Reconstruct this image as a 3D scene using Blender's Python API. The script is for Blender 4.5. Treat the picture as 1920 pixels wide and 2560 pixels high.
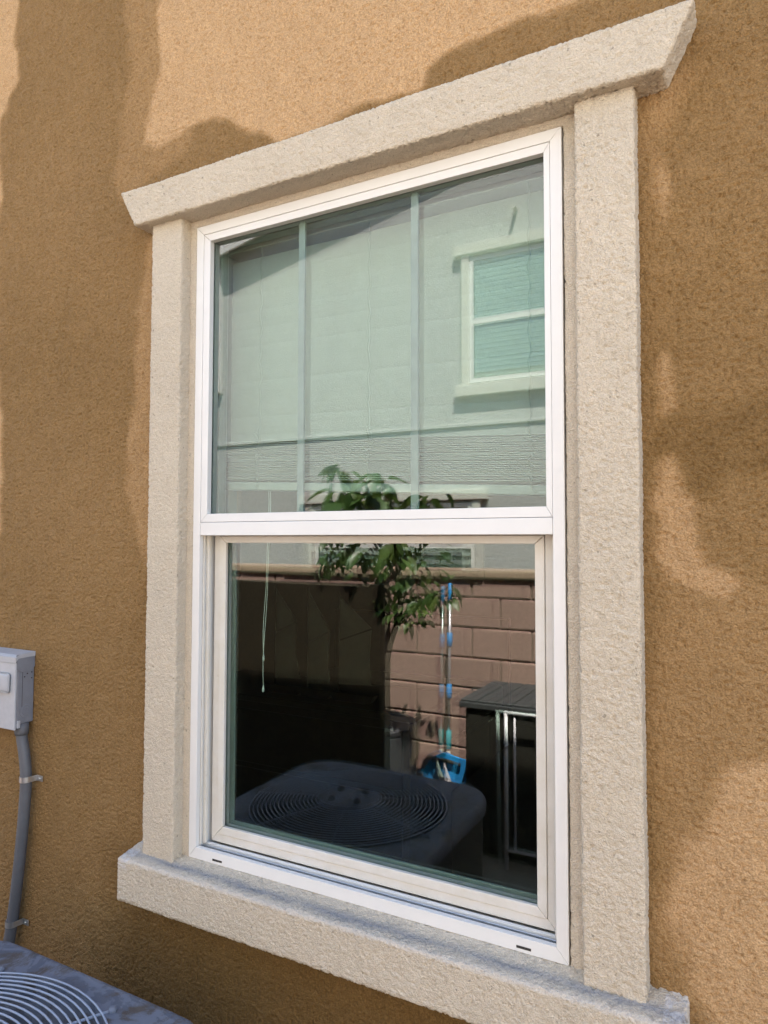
import bpy, bmesh, math, random
from mathutils import Vector, Matrix, noise

random.seed(7)
scene = bpy.context.scene
for o in list(bpy.data.objects):
    bpy.data.objects.remove(o)
COL = scene.collection
PI = math.pi

# ------------------------------------------------------------------ camera
# world: x right along the house wall, y into the house, z up, origin at the lower left corner of the window frame
yaw, pitch, roll = math.radians(27.95), math.radians(2.46), math.radians(0.115)
fwd = Vector((-math.sin(yaw) * math.cos(pitch), math.cos(yaw) * math.cos(pitch), math.sin(pitch)))
rgt = Vector((math.cos(yaw), math.sin(yaw), 0))
upv = rgt.cross(fwd)
r2 = rgt * math.cos(roll) + upv * math.sin(roll)
u2 = -rgt * math.sin(roll) + upv * math.cos(roll)
cd = bpy.data.cameras.new('camera')
cam = bpy.data.objects.new('camera', cd)
COL.objects.link(cam)
cam.matrix_world = Matrix(((r2.x, u2.x, -fwd.x, 1.174), (r2.y, u2.y, -fwd.y, -1.239), (r2.z, u2.z, -fwd.z, 0.738), (0, 0, 0, 1)))
cd.sensor_width = 36
cd.lens = 36 * 1720 / 2560
cd.clip_start = 0.02
cd.clip_end = 600
scene.camera = cam

# ------------------------------------------------------------------ light
SUN = Vector((0.6, 1.0, 2.2)).normalized()          # towards the sun, behind this house
world = bpy.data.worlds.new('World')
scene.world = world
world.use_nodes = True
wn = world.node_tree
sky = wn.nodes.new('ShaderNodeTexSky')
sky.sky_type = 'NISHITA'
sky.sun_disc = False
sky.sun_elevation = math.asin(SUN.z)
sky.sun_rotation = math.atan2(SUN.x, SUN.y)
bg = wn.nodes['Background']
bg.inputs['Strength'].default_value = 0.10
wn.links.new(sky.outputs[0], bg.inputs[0])
sd = bpy.data.lights.new('sun', 'SUN')
sd.energy = 4.7
sd.angle = math.radians(0.53)
sd.color = (1.0, 0.94, 0.85)
sun = bpy.data.objects.new('sun', sd)
sun.rotation_euler = SUN.to_track_quat('Z', 'Y').to_euler()
sun.location = (3, 6, 14)
COL.objects.link(sun)
scene.view_settings.view_transform = 'Standard'
scene.view_settings.look = 'None'
scene.view_settings.gamma = 1
scene.view_settings.use_curve_mapping = False
scene.view_settings.exposure = 2.70
cy = scene.cycles
cy.max_bounces = 9
cy.diffuse_bounces = 4
cy.glossy_bounces = 4
cy.adaptive_threshold = 0.008
cy.transparent_max_bounces = 32
cy.transmission_bounces = 8
cy.caustics_reflective = False
cy.caustics_refractive = False

# ------------------------------------------------------------------ materials
def new_mat(name):
    m = bpy.data.materials.new(name)
    m.use_nodes = True
    nt = m.node_tree
    return m, nt, nt.nodes['Principled BSDF']

def N(nt, t, **k):
    n = nt.nodes.new(t)
    for a, b in k.items():
        setattr(n, a, b)
    return n

def ramp(nt, src, stops):
    r = N(nt, 'ShaderNodeValToRGB')
    el = r.color_ramp.elements
    while len(el) < len(stops):
        el.new(0.5)
    for e, (p, c) in zip(el, stops):
        e.position = p
        e.color = (*c, 1) if isinstance(c, tuple) else (c, c, c, 1)
    nt.links.new(src, r.inputs[0])
    return r.outputs[0]

def pos(nt):
    return N(nt, 'ShaderNodeNewGeometry').outputs['Position']

def tex_noise(nt, vec, scale, detail=2, rough=0.5, dist=0.0):
    n = N(nt, 'ShaderNodeTexNoise')
    n.inputs['Scale'].default_value = scale
    n.inputs['Detail'].default_value = detail
    n.inputs['Roughness'].default_value = rough
    n.inputs['Distortion'].default_value = dist
    nt.links.new(vec, n.inputs['Vector'])
    return n.outputs[0]

def mix(nt, fac, a, b, blend='MIX'):
    m = N(nt, 'ShaderNodeMix', data_type='RGBA', blend_type=blend)
    for i, v in ((0, fac), (6, a), (7, b)):
        if isinstance(v, (int, float)):
            m.inputs[i].default_value = v
        elif isinstance(v, tuple):
            m.inputs[i].default_value = (*v, 1)
        else:
            nt.links.new(v, m.inputs[i])
    return m.outputs[2]

def math_n(nt, op, a, b=None):
    m = N(nt, 'ShaderNodeMath', operation=op)
    for i, v in ((0, a), (1, b)):
        if v is None:
            continue
        if isinstance(v, (int, float)):
            m.inputs[i].default_value = v
        else:
            nt.links.new(v, m.inputs[i])
    return m.outputs[0]

def set_bump(nt, p, h, strength, dist):
    b = N(nt, 'ShaderNodeBump')
    b.inputs['Strength'].default_value = strength
    b.inputs['Distance'].default_value = dist
    nt.links.new(h, b.inputs['Height'])
    nt.links.new(b.outputs[0], p.inputs['Normal'])

def plain(name, col, rough=0.5, metal=0.0, var=0.08, scale=30, bump=0.0, bscale=200, spec=0.5):
    m, nt, p = new_mat(name)
    v = pos(nt)
    n = tex_noise(nt, v, scale, 4, 0.6)
    lo = tuple(c * (1 - var) for c in col)
    hi = tuple(min(1, c * (1 + var)) for c in col)
    nt.links.new(ramp(nt, n, [(0.3, lo), (0.7, hi)]), p.inputs['Base Color'])
    p.inputs['Roughness'].default_value = rough
    p.inputs['Metallic'].default_value = metal
    p.inputs['Specular IOR Level'].default_value = spec
    if bump:
        set_bump(nt, p, tex_noise(nt, v, bscale, 3, 0.6), 1.0, bump)
    return m

def stucco(name, col, grain=150, bump=0.004, mott=0.1, pits=0.0, tint=None, grit=0.12):
    m, nt, p = new_mat(name)
    v = pos(nt)
    big = tex_noise(nt, v, 2.3, 3, 0.55, 0.6)
    mid = tex_noise(nt, v, 26, 4, 0.65)
    lo = tuple(c * (1 - mott) for c in col)
    hi = tuple(c * (1 + mott) for c in col)
    base = ramp(nt, big, [(0.34, lo), (0.66, hi)])
    base = mix(nt, 0.5, base, ramp(nt, mid, [(0.3, tuple(c * 0.93 for c in col)), (0.7, tuple(c * 1.07 for c in col))]))
    if tint:
        base = mix(nt, ramp(nt, tex_noise(nt, v, 60, 2, 0.5), [(0.6, 0.0), (0.72, 0.5)]), base, tint)
    if pits:
        spk = ramp(nt, tex_noise(nt, v, 95, 1, 0.4), [(0.235, 1.0), (0.265, 0.0)])
        base = mix(nt, math_n(nt, 'MULTIPLY', spk, pits), base, tuple(c * 0.28 for c in col))
    # sand grains of the finish coat differ a little in colour
    sand = tex_noise(nt, v, grain * 1.25, 2, 0.6)
    base = mix(nt, 1.0, base, ramp(nt, sand, [(0.34, 1 - grit), (0.64, 1 + grit)]), 'MULTIPLY')
    nt.links.new(base, p.inputs['Base Color'])
    p.inputs['Roughness'].default_value = 0.9
    p.inputs['Specular IOR Level'].default_value = 0.2
    g1 = tex_noise(nt, v, grain, 2, 0.55)
    g1 = ramp(nt, g1, [(0.36, 0.0), (0.56, 0.85), (0.72, 1.0)])
    vo = N(nt, 'ShaderNodeTexVoronoi', feature='F1')
    vo.inputs['Scale'].default_value = grain * 0.62
    nt.links.new(v, vo.inputs['Vector'])
    h = math_n(nt, 'ADD', math_n(nt, 'MULTIPLY', g1, 0.8), math_n(nt, 'MULTIPLY', vo.outputs[0], -0.7))
    set_bump(nt, p, h, 1.0, bump)
    return m, nt, p, base

TAN = (0.375, 0.205, 0.070)
CREAM = (0.605, 0.522, 0.40)
M = {}
m, nt, p, base = stucco('tan stucco', (1.0, 1.0, 1.0), 290, 0.0016, 0.06, grit=0.20)
at_ = N(nt, 'ShaderNodeAttribute', attribute_name='damp_shade')
v = pos(nt)
dmp_shade = math_n(nt, 'ADD', math_n(nt, 'MULTIPLY', at_.outputs['Fac'], 0.8), math_n(nt, 'MULTIPLY', math_n(nt, 'SUBTRACT', tex_noise(nt, v, 24, 5, 0.7), 0.5), 0.26))
col = ramp(nt, dmp_shade, [(0.04, (0.54, 0.348, 0.178)), (0.4, (0.355, 0.217, 0.095)), (0.77, (0.240, 0.142, 0.052)), (1.0, (0.160, 0.090, 0.028))])  # darkest stop also carries the shade coloured in under the sill
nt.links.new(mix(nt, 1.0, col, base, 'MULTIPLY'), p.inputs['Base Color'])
nt.links.new(ramp(nt, dmp_shade, [(0.2, 0.92), (1.0, 0.66)]), p.inputs['Roughness'])
M['tan'] = m
M['tan_plain'] = stucco('tan stucco away from the window', (0.32, 0.18, 0.058), 200, 0.0048, 0.1)[0]
M['cream'] = stucco('cream stucco', CREAM, 340, 0.0014, 0.06, 0.5, grit=0.11)[0]
# sill: the same cream coat with grey dirt worn into its upper slope and pale overspray along the nose
m, nt, p, base = stucco('cream sill stucco', CREAM, 340, 0.0014, 0.06, 0.5, grit=0.11)
v = pos(nt)
sp = N(nt, 'ShaderNodeSeparateXYZ'); nt.links.new(v, sp.inputs[0])
nz = tex_noise(nt, v, 14, 4, 0.7)
yy = math_n(nt, 'ADD', sp.outputs[1], math_n(nt, 'MULTIPLY', math_n(nt, 'SUBTRACT', nz, 0.5), 0.022))
zok = math_n(nt, 'GREATER_THAN', sp.outputs[2], -0.02)
d1 = N(nt, 'ShaderNodeMapRange'); d1.inputs[1].default_value = 0.0; d1.inputs[2].default_value = 0.017
nt.links.new(math_n(nt, 'ABSOLUTE', math_n(nt, 'ADD', yy, 0.036)), d1.inputs[0])
dirt = math_n(nt, 'MULTIPLY', math_n(nt, 'SUBTRACT', 1.0, d1.outputs[0]), zok)
spot = ramp(nt, tex_noise(nt, v, 7, 3, 0.6), [(0.3, 0.45), (0.6, 1.0)])
base = mix(nt, math_n(nt, 'MULTIPLY', math_n(nt, 'MULTIPLY', dirt, spot), 0.85), base, (0.24, 0.25, 0.27))
d2 = N(nt, 'ShaderNodeMapRange'); d2.inputs[1].default_value = 0.0; d2.inputs[2].default_value = 0.012
nt.links.new(math_n(nt, 'ABSOLUTE', math_n(nt, 'ADD', sp.outputs[1], 0.061)), d2.inputs[0])
nose = math_n(nt, 'MULTIPLY', math_n(nt, 'SUBTRACT', 1.0, d2.outputs[0]), zok)
base = mix(nt, math_n(nt, 'MULTIPLY', nose, 0.3), base, (0.66, 0.62, 0.58))
ends = math_n(nt, 'MULTIPLY', math_n(nt, 'GREATER_THAN', math_n(nt, 'ABSOLUTE', math_n(nt, 'SUBTRACT', sp.outputs[0], 0.455)), 0.585), math_n(nt, 'GREATER_THAN', sp.outputs[2], -0.035))
base = mix(nt, math_n(nt, 'MULTIPLY', ends, ramp(nt, tex_noise(nt, v, 90, 3, 0.7), [(0.42, 0.0), (0.58, 0.45)])), base, (0.68, 0.68, 0.70))
nt.links.new(base, p.inputs['Base Color'])
M['sill'] = m
M['nstucco'] = stucco('pale neighbour stucco', (0.46, 0.455, 0.44), 60, 0.005, 0.04)[0]
M['ntrim'] = plain('neighbour cream trim', (0.56, 0.54, 0.48), 0.85, var=0.05)
M['vinyl'] = plain('white vinyl', (0.75, 0.735, 0.695), 0.32, var=0.02, scale=9)
# sash vinyl carries yellowed dust in places
m, nt, p = new_mat('dusty white vinyl')
v = pos(nt)
c = ramp(nt, tex_noise(nt, v, 11, 5, 0.7), [(0.35, (0.66, 0.62, 0.53)), (0.62, (0.72, 0.69, 0.625))])
c = mix(nt, ramp(nt, tex_noise(nt, v, 55, 4, 0.7), [(0.66, 0.0), (0.78, 0.45)]), c, (0.42, 0.36, 0.28))
nt.links.new(c, p.inputs['Base Color'])
p.inputs['Roughness'].default_value = 0.35
M['sash'] = m
M['track'] = plain('aluminium track', (0.62, 0.64, 0.66), 0.28, 0.75, 0.1, 40)
M['gap'] = plain('dark gap', (0.03, 0.025, 0.02), 0.8)
M['spacer'] = plain('spacer metal', (0.30, 0.33, 0.31), 0.4, 0.3)
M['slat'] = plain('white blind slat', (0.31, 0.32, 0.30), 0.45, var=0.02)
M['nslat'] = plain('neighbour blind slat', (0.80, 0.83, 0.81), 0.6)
M['nshutter'] = plain('white shutter', (0.75, 0.75, 0.74), 0.5)
M['vinyl_in'] = plain('vinyl with shade tone', (0.26, 0.28, 0.27), 0.5)  # white vinyl inside the glass, its shade put into a darker colour
M['grid'] = plain('sage grid bar', (0.20, 0.26, 0.23), 0.5)
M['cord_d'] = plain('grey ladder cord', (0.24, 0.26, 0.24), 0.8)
M['acfin'] = plain('dark fins', (0.035, 0.033, 0.032), 0.6)
M['cord'] = plain('white cord', (0.72, 0.72, 0.68), 0.8)
M['room'] = plain('room paint', (0.34, 0.30, 0.25), 0.85)
M['floor_in'] = plain('room carpet', (0.22, 0.19, 0.16), 0.95, bump=0.002)
M['darkwood'] = plain('dark wood', (0.05, 0.032, 0.02), 0.5, var=0.2)
M['sail'] = plain('canvas sail', (0.17, 0.15, 0.115), 0.9)
M['bed'] = plain('pale bedding', (0.5, 0.46, 0.4), 0.9)
M['box'] = plain('grey painted steel', (0.40, 0.41, 0.43), 0.42, 0.0, 0.06, 50)
M['box2'] = plain('darker grey painted steel', (0.19, 0.20, 0.225), 0.45, 0.0, 0.06, 50)
M['pvc'] = plain('grey conduit', (0.105, 0.108, 0.115), 0.55, var=0.1)
M['zinc'] = plain('zinc strap', (0.55, 0.55, 0.54), 0.3, 0.85, 0.15, 90)
M['white_metal'] = plain('white painted tube', (0.8, 0.8, 0.82), 0.35)
M['brown'] = plain('espresso board', (0.024, 0.016, 0.008), 0.6, var=0.25, scale=14)
M['resin'] = plain('charcoal resin', (0.055, 0.055, 0.058), 0.55, var=0.15)
M['resin_b'] = plain('black brown resin', (0.026, 0.023, 0.018), 0.55, var=0.15)
M['blue'] = plain('blue plastic', (0.03, 0.30, 0.72), 0.4)
M['teal'] = plain('teal plastic', (0.03, 0.42, 0.48), 0.4)
M['chrome'] = plain('steel pole', (0.6, 0.6, 0.63), 0.25, 0.6)
M['mopw'] = plain('pale plastic', (0.6, 0.58, 0.52), 0.5)
M['mopg'] = plain('pale mop yarn', (0.62, 0.60, 0.62), 0.95, var=0.4, scale=60)
M['bark'] = plain('bark', (0.09, 0.065, 0.045), 0.9, var=0.3, bump=0.004, bscale=60)
M['ac_dark'] = plain('dark shroud', (0.03, 0.03, 0.035), 0.6)
M['ac2'] = plain('dark grey condenser paint', (0.07, 0.07, 0.075), 0.5)
M['wire'] = plain('coated wire', (0.30, 0.34, 0.42), 0.4)
M['concrete'] = plain('concrete', (0.20, 0.17, 0.135), 0.9, var=0.12, scale=3, bump=0.003, bscale=90)
M['gravel'] = plain('bare soil', (0.22, 0.17, 0.12), 0.95, var=0.2, scale=5, bump=0.01, bscale=40)
M['roof'] = plain('roof tile', (0.22, 0.14, 0.10), 0.85, var=0.2, scale=6)
M['fascia'] = plain('white fascia', (0.74, 0.72, 0.68), 0.6)
M['soffit'] = plain('soffit', (0.30, 0.27, 0.24), 0.9)
M['farwall'] = plain('far house stucco', (0.40, 0.42, 0.42), 0.9)
M['fardark'] = plain('far house dark paint', (0.08, 0.09, 0.085), 0.9)
# condenser paint: blue grey, mud dried on it
m, nt, p = new_mat('condenser paint')
v = pos(nt)
c = ramp(nt, tex_noise(nt, v, 9, 5, 0.62, 0.8), [(0.44, (0.105, 0.118, 0.150)), (0.47, (0.150, 0.168, 0.208)), (0.6, (0.162, 0.180, 0.222))])
c = mix(nt, ramp(nt, tex_noise(nt, v, 15, 6, 0.75, 0.4), [(0.50, 0.0), (0.60, 0.8)]), c, (0.085, 0.065, 0.045))
nt.links.new(c, p.inputs['Base Color'])
p.inputs['Roughness'].default_value = 0.62
p.inputs['Specular IOR Level'].default_value = 0.25
M['ac'] = m
# leaf: thin, light shines through
m, nt, p = new_mat('leaf')
v = pos(nt)
oi = N(nt, 'ShaderNodeObjectInfo')
c = ramp(nt, oi.outputs['Random'], [(0.0, (0.035, 0.075, 0.02)), (0.6, (0.07, 0.125, 0.03)), (1.0, (0.14, 0.19, 0.05))])
nt.links.new(c, p.inputs['Base Color'])
p.inputs['Roughness'].default_value = 0.38
tr = N(nt, 'ShaderNodeBsdfTranslucent')
nt.links.new(mix(nt, 0.5, c, (0.2, 0.3, 0.05)), tr.inputs[0])
ms = N(nt, 'ShaderNodeMixShader'); ms.inputs[0].default_value = 0.3
nt.links.new(p.outputs[0], ms.inputs[1]); nt.links.new(tr.outputs[0], ms.inputs[2])
nt.links.new(ms.outputs[0], nt.nodes['Material Output'].inputs[0])
M['leaf'] = m
# slump block
def block_mat(name, col):
    m, nt, p = new_mat(name)
    v = pos(nt)
    oi = N(nt, 'ShaderNodeObjectInfo')
    a = ramp(nt, oi.outputs['Random'], [(0, tuple(c * 0.86 for c in col)), (1, tuple(c * 1.12 for c in col))])
    a = mix(nt, 0.55, a, ramp(nt, tex_noise(nt, v, 18, 5, 0.7), [(0.3, tuple(c * 0.82 for c in col)), (0.7, tuple(c * 1.15 for c in col))]))
    nt.links.new(a, p.inputs['Base Color'])
    p.inputs['Roughness'].default_value = 0.95
    p.inputs['Specular IOR Level'].default_value = 0.15
    set_bump(nt, p, tex_noise(nt, v, 120, 4, 0.7), 1.0, 0.004)
    return m
M['block'] = block_mat('slump block', (0.42, 0.272, 0.228))
M['cap'] = block_mat('cap block', (0.42, 0.30, 0.22))
M['mortar'] = plain('mortar', (0.26, 0.185, 0.15), 0.95, bump=0.003)

def glass(name, refl, tint, rtint=(1, 1, 1)):
    m = bpy.data.materials.new(name)
    m.use_nodes = True
    nt = m.node_tree
    nt.nodes.clear()
    out = N(nt, 'ShaderNodeOutputMaterial')
    t = N(nt, 'ShaderNodeBsdfTransparent'); t.inputs[0].default_value = (*tint, 1)
    g = N(nt, 'ShaderNodeBsdfAnisotropic') if False else N(nt, 'ShaderNodeBsdfGlossy')
    g.inputs['Roughness'].default_value = 0.0
    g.inputs['Color'].default_value = (*rtint, 1)
    lw = N(nt, 'ShaderNodeLayerWeight'); lw.inputs[0].default_value = 0.5
    # Schlick: f0 + (1-f0) * (1-cos)^5
    k = math_n(nt, 'POWER', lw.outputs['Facing'], 5.0)
    k = math_n(nt, 'ADD', math_n(nt, 'MULTIPLY', k, 1 - refl), refl)
    s = N(nt, 'ShaderNodeMixShader')
    nt.links.new(k, s.inputs[0]); nt.links.new(t.outputs[0], s.inputs[1]); nt.links.new(g.outputs[0], s.inputs[2])
    nt.links.new(s.outputs[0], out.inputs[0])
    return m
M['glass_out'] = glass('outer pane face', 0.088, (0.92, 0.97, 0.94))
M['glass_in'] = glass('inner pane face', 0.057, (0.82, 0.91, 0.86), (0.86, 1.0, 0.91))
m = bpy.data.materials.new('pane body'); m.use_nodes = True; nt = m.node_tree; nt.nodes.clear()
t = N(nt, 'ShaderNodeBsdfTransparent'); t.inputs[0].default_value = (0.985, 1, 0.99, 1)
nt.links.new(t.outputs[0], N(nt, 'ShaderNodeOutputMaterial').inputs[0])
M['glass_body'] = m
M['nglass'] = glass('neighbour glass', 0.08, (0.84, 0.90, 0.87), (1, 1, 1))

# ------------------------------------------------------------------ mesh helpers
def mesh_obj(name, verts, faces, mat, parent=None, smooth=False):
    me = bpy.data.meshes.new(name)
    me.from_pydata(verts, [], faces)
    me.update()
    if smooth:
        me.polygons.foreach_set('use_smooth', [True] * len(me.polygons))
    for mm in (mat if isinstance(mat, (list, tuple)) else [mat]):
        me.materials.append(M[mm] if isinstance(mm, str) else mm)
    return link(name, me, parent)

def link(name, me, parent=None):
    o = bpy.data.objects.new(name, me)
    COL.objects.link(o)
    if parent is not None:
        o.parent = parent
    return o

def bm_obj(name, bm, mat, parent=None, smooth=False):
    bmesh.ops.recalc_face_normals(bm, faces=bm.faces)
    me = bpy.data.meshes.new(name)
    bm.to_mesh(me)
    bm.free()
    if smooth:
        me.polygons.foreach_set('use_smooth', [True] * len(me.polygons))
    for mm in (mat if isinstance(mat, (list, tuple)) else [mat]):
        me.materials.append(M[mm])
    return link(name, me, parent)

def thing(name, label, cat, loc=(0, 0, 0), group=None, rz=0):
    o = bpy.data.objects.new(name, None)
    COL.objects.link(o)
    o.empty_display_size = 0.1
    o.location = loc
    o.rotation_euler = (0, 0, rz)
    tag(o, label, cat, group)
    return o

def tag(o, label, cat, group=None):
    o['label'] = label
    o['category'] = cat
    if group:
        o['group'] = group
    return o

def struct(o):
    o['kind'] = 'structure'
    return o

def add_box(bm, x0, x1, y0, y1, z0, z1, bev=0.0, seg=1):
    t = bmesh.new()
    bmesh.ops.create_cube(t, size=1)
    for q in t.verts:
        q.co = Vector(((x0 + x1) / 2 + q.co.x * (x1 - x0), (y0 + y1) / 2 + q.co.y * (y1 - y0), (z0 + z1) / 2 + q.co.z * (z1 - z0)))
    if bev:
        bmesh.ops.bevel(t, geom=list(t.edges), offset=bev, segments=seg, affect='EDGES', profile=0.5)
    me = bpy.data.meshes.new('t')
    t.to_mesh(me); t.free()
    bm.from_mesh(me)
    bpy.data.meshes.remove(me)

def box(name, x0, x1, y0, y1, z0, z1, mat, parent=None, bev=0.0, seg=1, smooth=False):
    bm = bmesh.new()
    add_box(bm, x0, x1, y0, y1, z0, z1, bev, seg)
    return bm_obj(name, bm, mat, parent, smooth)

def prism(name, poly, axis, a, b, mat, parent=None, bev=0.0):
    """extrude polygon along an axis. axis 'y': poly in (x,z); 'x': poly in (y,z); 'z': poly in (x,y)"""
    bm = bmesh.new()
    def P(u, w, t):
        return {'y': (u, t, w), 'x': (t, u, w), 'z': (u, w, t)}[axis]
    lo = [bm.verts.new(P(u, w, a)) for u, w in poly]
    hi = [bm.verts.new(P(u, w, b)) for u, w in poly]
    n = len(poly)
    bm.faces.new(lo); bm.faces.new(hi[::-1])
    for i in range(n):
        bm.faces.new((lo[i], lo[(i + 1) % n], hi[(i + 1) % n], hi[i]))
    if bev:
        bmesh.ops.bevel(bm, geom=list(bm.edges), offset=bev, segments=2, affect='EDGES', profile=0.5)
    return bm_obj(name, bm, mat, parent)

def add_tube(bm, pts, rad, n=8, closed=False):
    pts = [Vector(p) for p in pts]
    k = len(pts)
    rads = rad if isinstance(rad, (list, tuple)) else [rad] * k
    rings = []
    up = None
    for i, p in enumerate(pts):
        if closed:
            d = pts[(i + 1) % k] - pts[i - 1]
        else:
            d = pts[min(i + 1, k - 1)] - pts[max(i - 1, 0)]
        d.normalize()
        if up is None:
            up = d.orthogonal().normalized()
        up = (up - d * up.dot(d)).normalized()
        w = d.cross(up)
        rings.append([bm.verts.new(p + (up * math.cos(2 * PI * j / n) + w * math.sin(2 * PI * j / n)) * rads[i]) for j in range(n)])
    for i in range(k if closed else k - 1):
        A, B = rings[i], rings[(i + 1) % k]
        for j in range(n):
            bm.faces.new((A[j], A[(j + 1) % n], B[(j + 1) % n], B[j]))
    if not closed:
        bm.faces.new(rings[0][::-1]); bm.faces.new(rings[-1])

def tube(name, pts, rad, mat, parent=None, n=8, closed=False):
    bm = bmesh.new()
    add_tube(bm, pts, rad, n, closed)
    return bm_obj(name, bm, mat, parent, True)

def lathe(name, prof, mat, parent=None, n=32, c=(0, 0, 0)):
    bm = bmesh.new()
    rings = [[bm.verts.new((c[0] + r * math.cos(2 * PI * j / n), c[1] + r * math.sin(2 * PI * j / n), c[2] + z)) for j in range(n)] for r, z in prof]
    for A, B in zip(rings, rings[1:]):
        for j in range(n):
            bm.faces.new((A[j], A[(j + 1) % n], B[(j + 1) % n], B[j]))
    bm.faces.new(rings[0][::-1]); bm.faces.new(rings[-1])
    return bm_obj(name, bm, mat, parent)

def stucco_block(name, lo, hi, mat, parent, r=0.009, step=0.005, amp=0.0011, warp=None, seed=0):
    """box with worn rounded arrises and a lumpy hand-troweled surface"""
    lo, hi = Vector(lo), Vector(hi)
    n = [max(2, int(round((hi[a] - lo[a]) / step))) for a in range(3)]
    idx, V, F = {}, [], []
    il, ih = lo + Vector((r, r, r)), hi - Vector((r, r, r))
    def vert(i, j, k):
        key = (i, j, k)
        if key in idx:
            return idx[key]
        p = Vector((lo.x + (hi.x - lo.x) * i / n[0], lo.y + (hi.y - lo.y) * j / n[1], lo.z + (hi.z - lo.z) * k / n[2]))
        q = Vector((min(max(p.x, il.x), ih.x), min(max(p.y, il.y), ih.y), min(max(p.z, il.z), ih.z)))
        d = p - q
        nn = d.normalized()
        p = q + nn * r
        s = Vector((seed * 3.1, seed * 1.7, 0))
        a = min(noise.noise(p * 215 + s), 0.04) * amp * 4.0 + noise.noise(p * 330 + s) * amp * 1.0 + noise.noise(p * 45 + s) * amp * 0.25 + noise.noise(p * 9 + s) * amp * 1.0
        p = p + nn * a
        if warp:
            p = warp(p)
        idx[key] = len(V)
        V.append(p)
        return idx[key]
    for ax in range(3):
        b, c = (ax + 1) % 3, (ax + 2) % 3
        for side in (0, n[ax]):
            for u in range(n[b]):
                for w in range(n[c]):
                    def key(du, dw):
                        t = [0, 0, 0]
                        t[ax] = side; t[b] = u + du; t[c] = w + dw
                        return vert(*t)
                    f = (key(0, 0), key(1, 0), key(1, 1), key(0, 1))
                    F.append(f if side else f[::-1])
    return mesh_obj(name, V, F, mat, parent, True)

def dup(o, parent=None, loc=None):
    c = o.copy()
    COL.objects.link(c)
    if parent is not None:
        c.parent = parent
    if loc is not None:
        c.location = loc
    return c

# ================================================================== SETTING
GZ = -1.0
g = struct(mesh_obj('ground', [(-90, -90, GZ - 0.03), (90, -90, GZ - 0.03), (90, 90, GZ - 0.03), (-90, 90, GZ - 0.03)], [(0, 1, 2, 3)], 'gravel'))
struct(box('side_yard_slab', -9, 7, -2.98, 0.012, GZ - 0.12, GZ, 'concrete'))

# ------------------------------------------------------------------ this house
house = thing('stucco_house', 'tan stucco house wall around the white window with cream trim', 'house', (0, 0.01, GZ))
def into(o, parent):
    """parent but keep world coordinates of the mesh"""
    o.parent = parent
    o.matrix_parent_inverse = Matrix.Translation(parent.location).inverted()
    return o
W, H = 0.883, 1.5
# stucco coat of the front wall; rain and hose water have left damp stains with soft tide lines; below the sill its shade is coloured in too
STAIN_SHADE = {
    'wetShadeSill': [(-0.24, -0.06), (-0.1, -0.02), (1.0, -0.02), (1.06, -0.10), (1.0, -0.40), (0.6, -0.62), (-0.1, -0.60), (-0.3, -0.45)],  # run-off wetness plus the sill's own shade, both put into the colour
    'semiL': [(-0.294, 2.271), (-0.264, 1.991), (-0.283, 1.858), (-0.301, 1.723), (-0.273, 1.654), (-0.213, 1.664), (-0.023, 1.734), (-0.031, 2.165)],
    'dryTop': [(-0.153, 2.289), (-0.141, 1.975), (-0.176, 1.863), (-0.196, 1.77), (-0.165, 1.752), (-0.054, 1.769), (0.095, 1.741), (0.192, 1.707), (0.22, 1.656), (0.359, 1.659), (0.51, 1.671), (0.591, 1.67), (0.617, 1.701), (0.687, 1.721), (0.801, 1.732), (0.948, 1.731), (1.036, 1.79)],
    'dryLeft': [(-1.667, 2.925), (-0.737, 2.534), (-0.729, 2.115), (-0.771, 2.072), (-0.8, 2.009), (-0.801, 1.808), (-0.811, 1.527), (-0.785, 1.174), (-0.755, 1.034), (-0.75, 0.857), (-0.765, 0.695), (-1.51, 0.529)],
    'dryTrimL': [(-0.144, 1.538), (-0.173, 1.508), (-0.198, 1.392), (-0.218, 1.31), (-0.222, 1.202), (-0.216, 1.081), (-0.23, 0.986), (-0.22, 0.914), (-0.241, 0.867), (-0.226, 0.808), (-0.191, 0.725), (-0.154, 0.667), (-0.125, 0.668)],
    'semiR': [(1.036, 0.809), (1.072, 0.84), (1.093, 0.785), (1.103, 0.754), (1.116, 0.705), (1.146, 0.69), (1.172, 0.676), (1.254, 0.661), (1.239, -0.05), (1.015, -0.127), (1.019, 0.098), (1.028, 0.29), (1.025, 0.558)],
    'dryR1': [(1.053, 0.884), (1.07, 0.883), (1.074, 0.855), (1.09, 0.82), (1.093, 0.785), (1.103, 0.754), (1.116, 0.705), (1.149, 0.686), (1.172, 0.671), (1.139, 0.641), (1.098, 0.647), (1.048, 0.669), (1.036, 0.715), (1.039, 0.809)],
    'dryR2': [(1.05, 0.263), (1.099, 0.273), (1.113, 0.312), (1.147, 0.377), (1.249, 0.399), (1.238, -0.118), (1.11, -0.051), (1.091, 0.007), (1.061, 0.065), (1.044, 0.12)],
    'spot1': [(1.05, 1.062), (1.059, 1.053), (1.062, 1.005), (1.06, 0.958), (1.05, 0.963), (1.046, 1.015)],
    'spot2': [(1.044, 1.412), (1.06, 1.395), (1.064, 1.333), (1.056, 1.295), (1.046, 1.33)],
    'wetlobe': [(1.041, 0.928), (1.067, 0.946), (1.131, 0.96), (1.261, 0.97), (1.258, 0.847), (1.149, 0.837), (1.121, 0.822), (1.086, 0.822), (1.074, 0.863), (1.066, 0.895), (1.044, 0.892)],
    'spot3': [(1.021, 1.535), (1.084, 1.527), (1.069, 1.462), (1.031, 1.416), (1.019, 1.419)],
}
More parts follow.
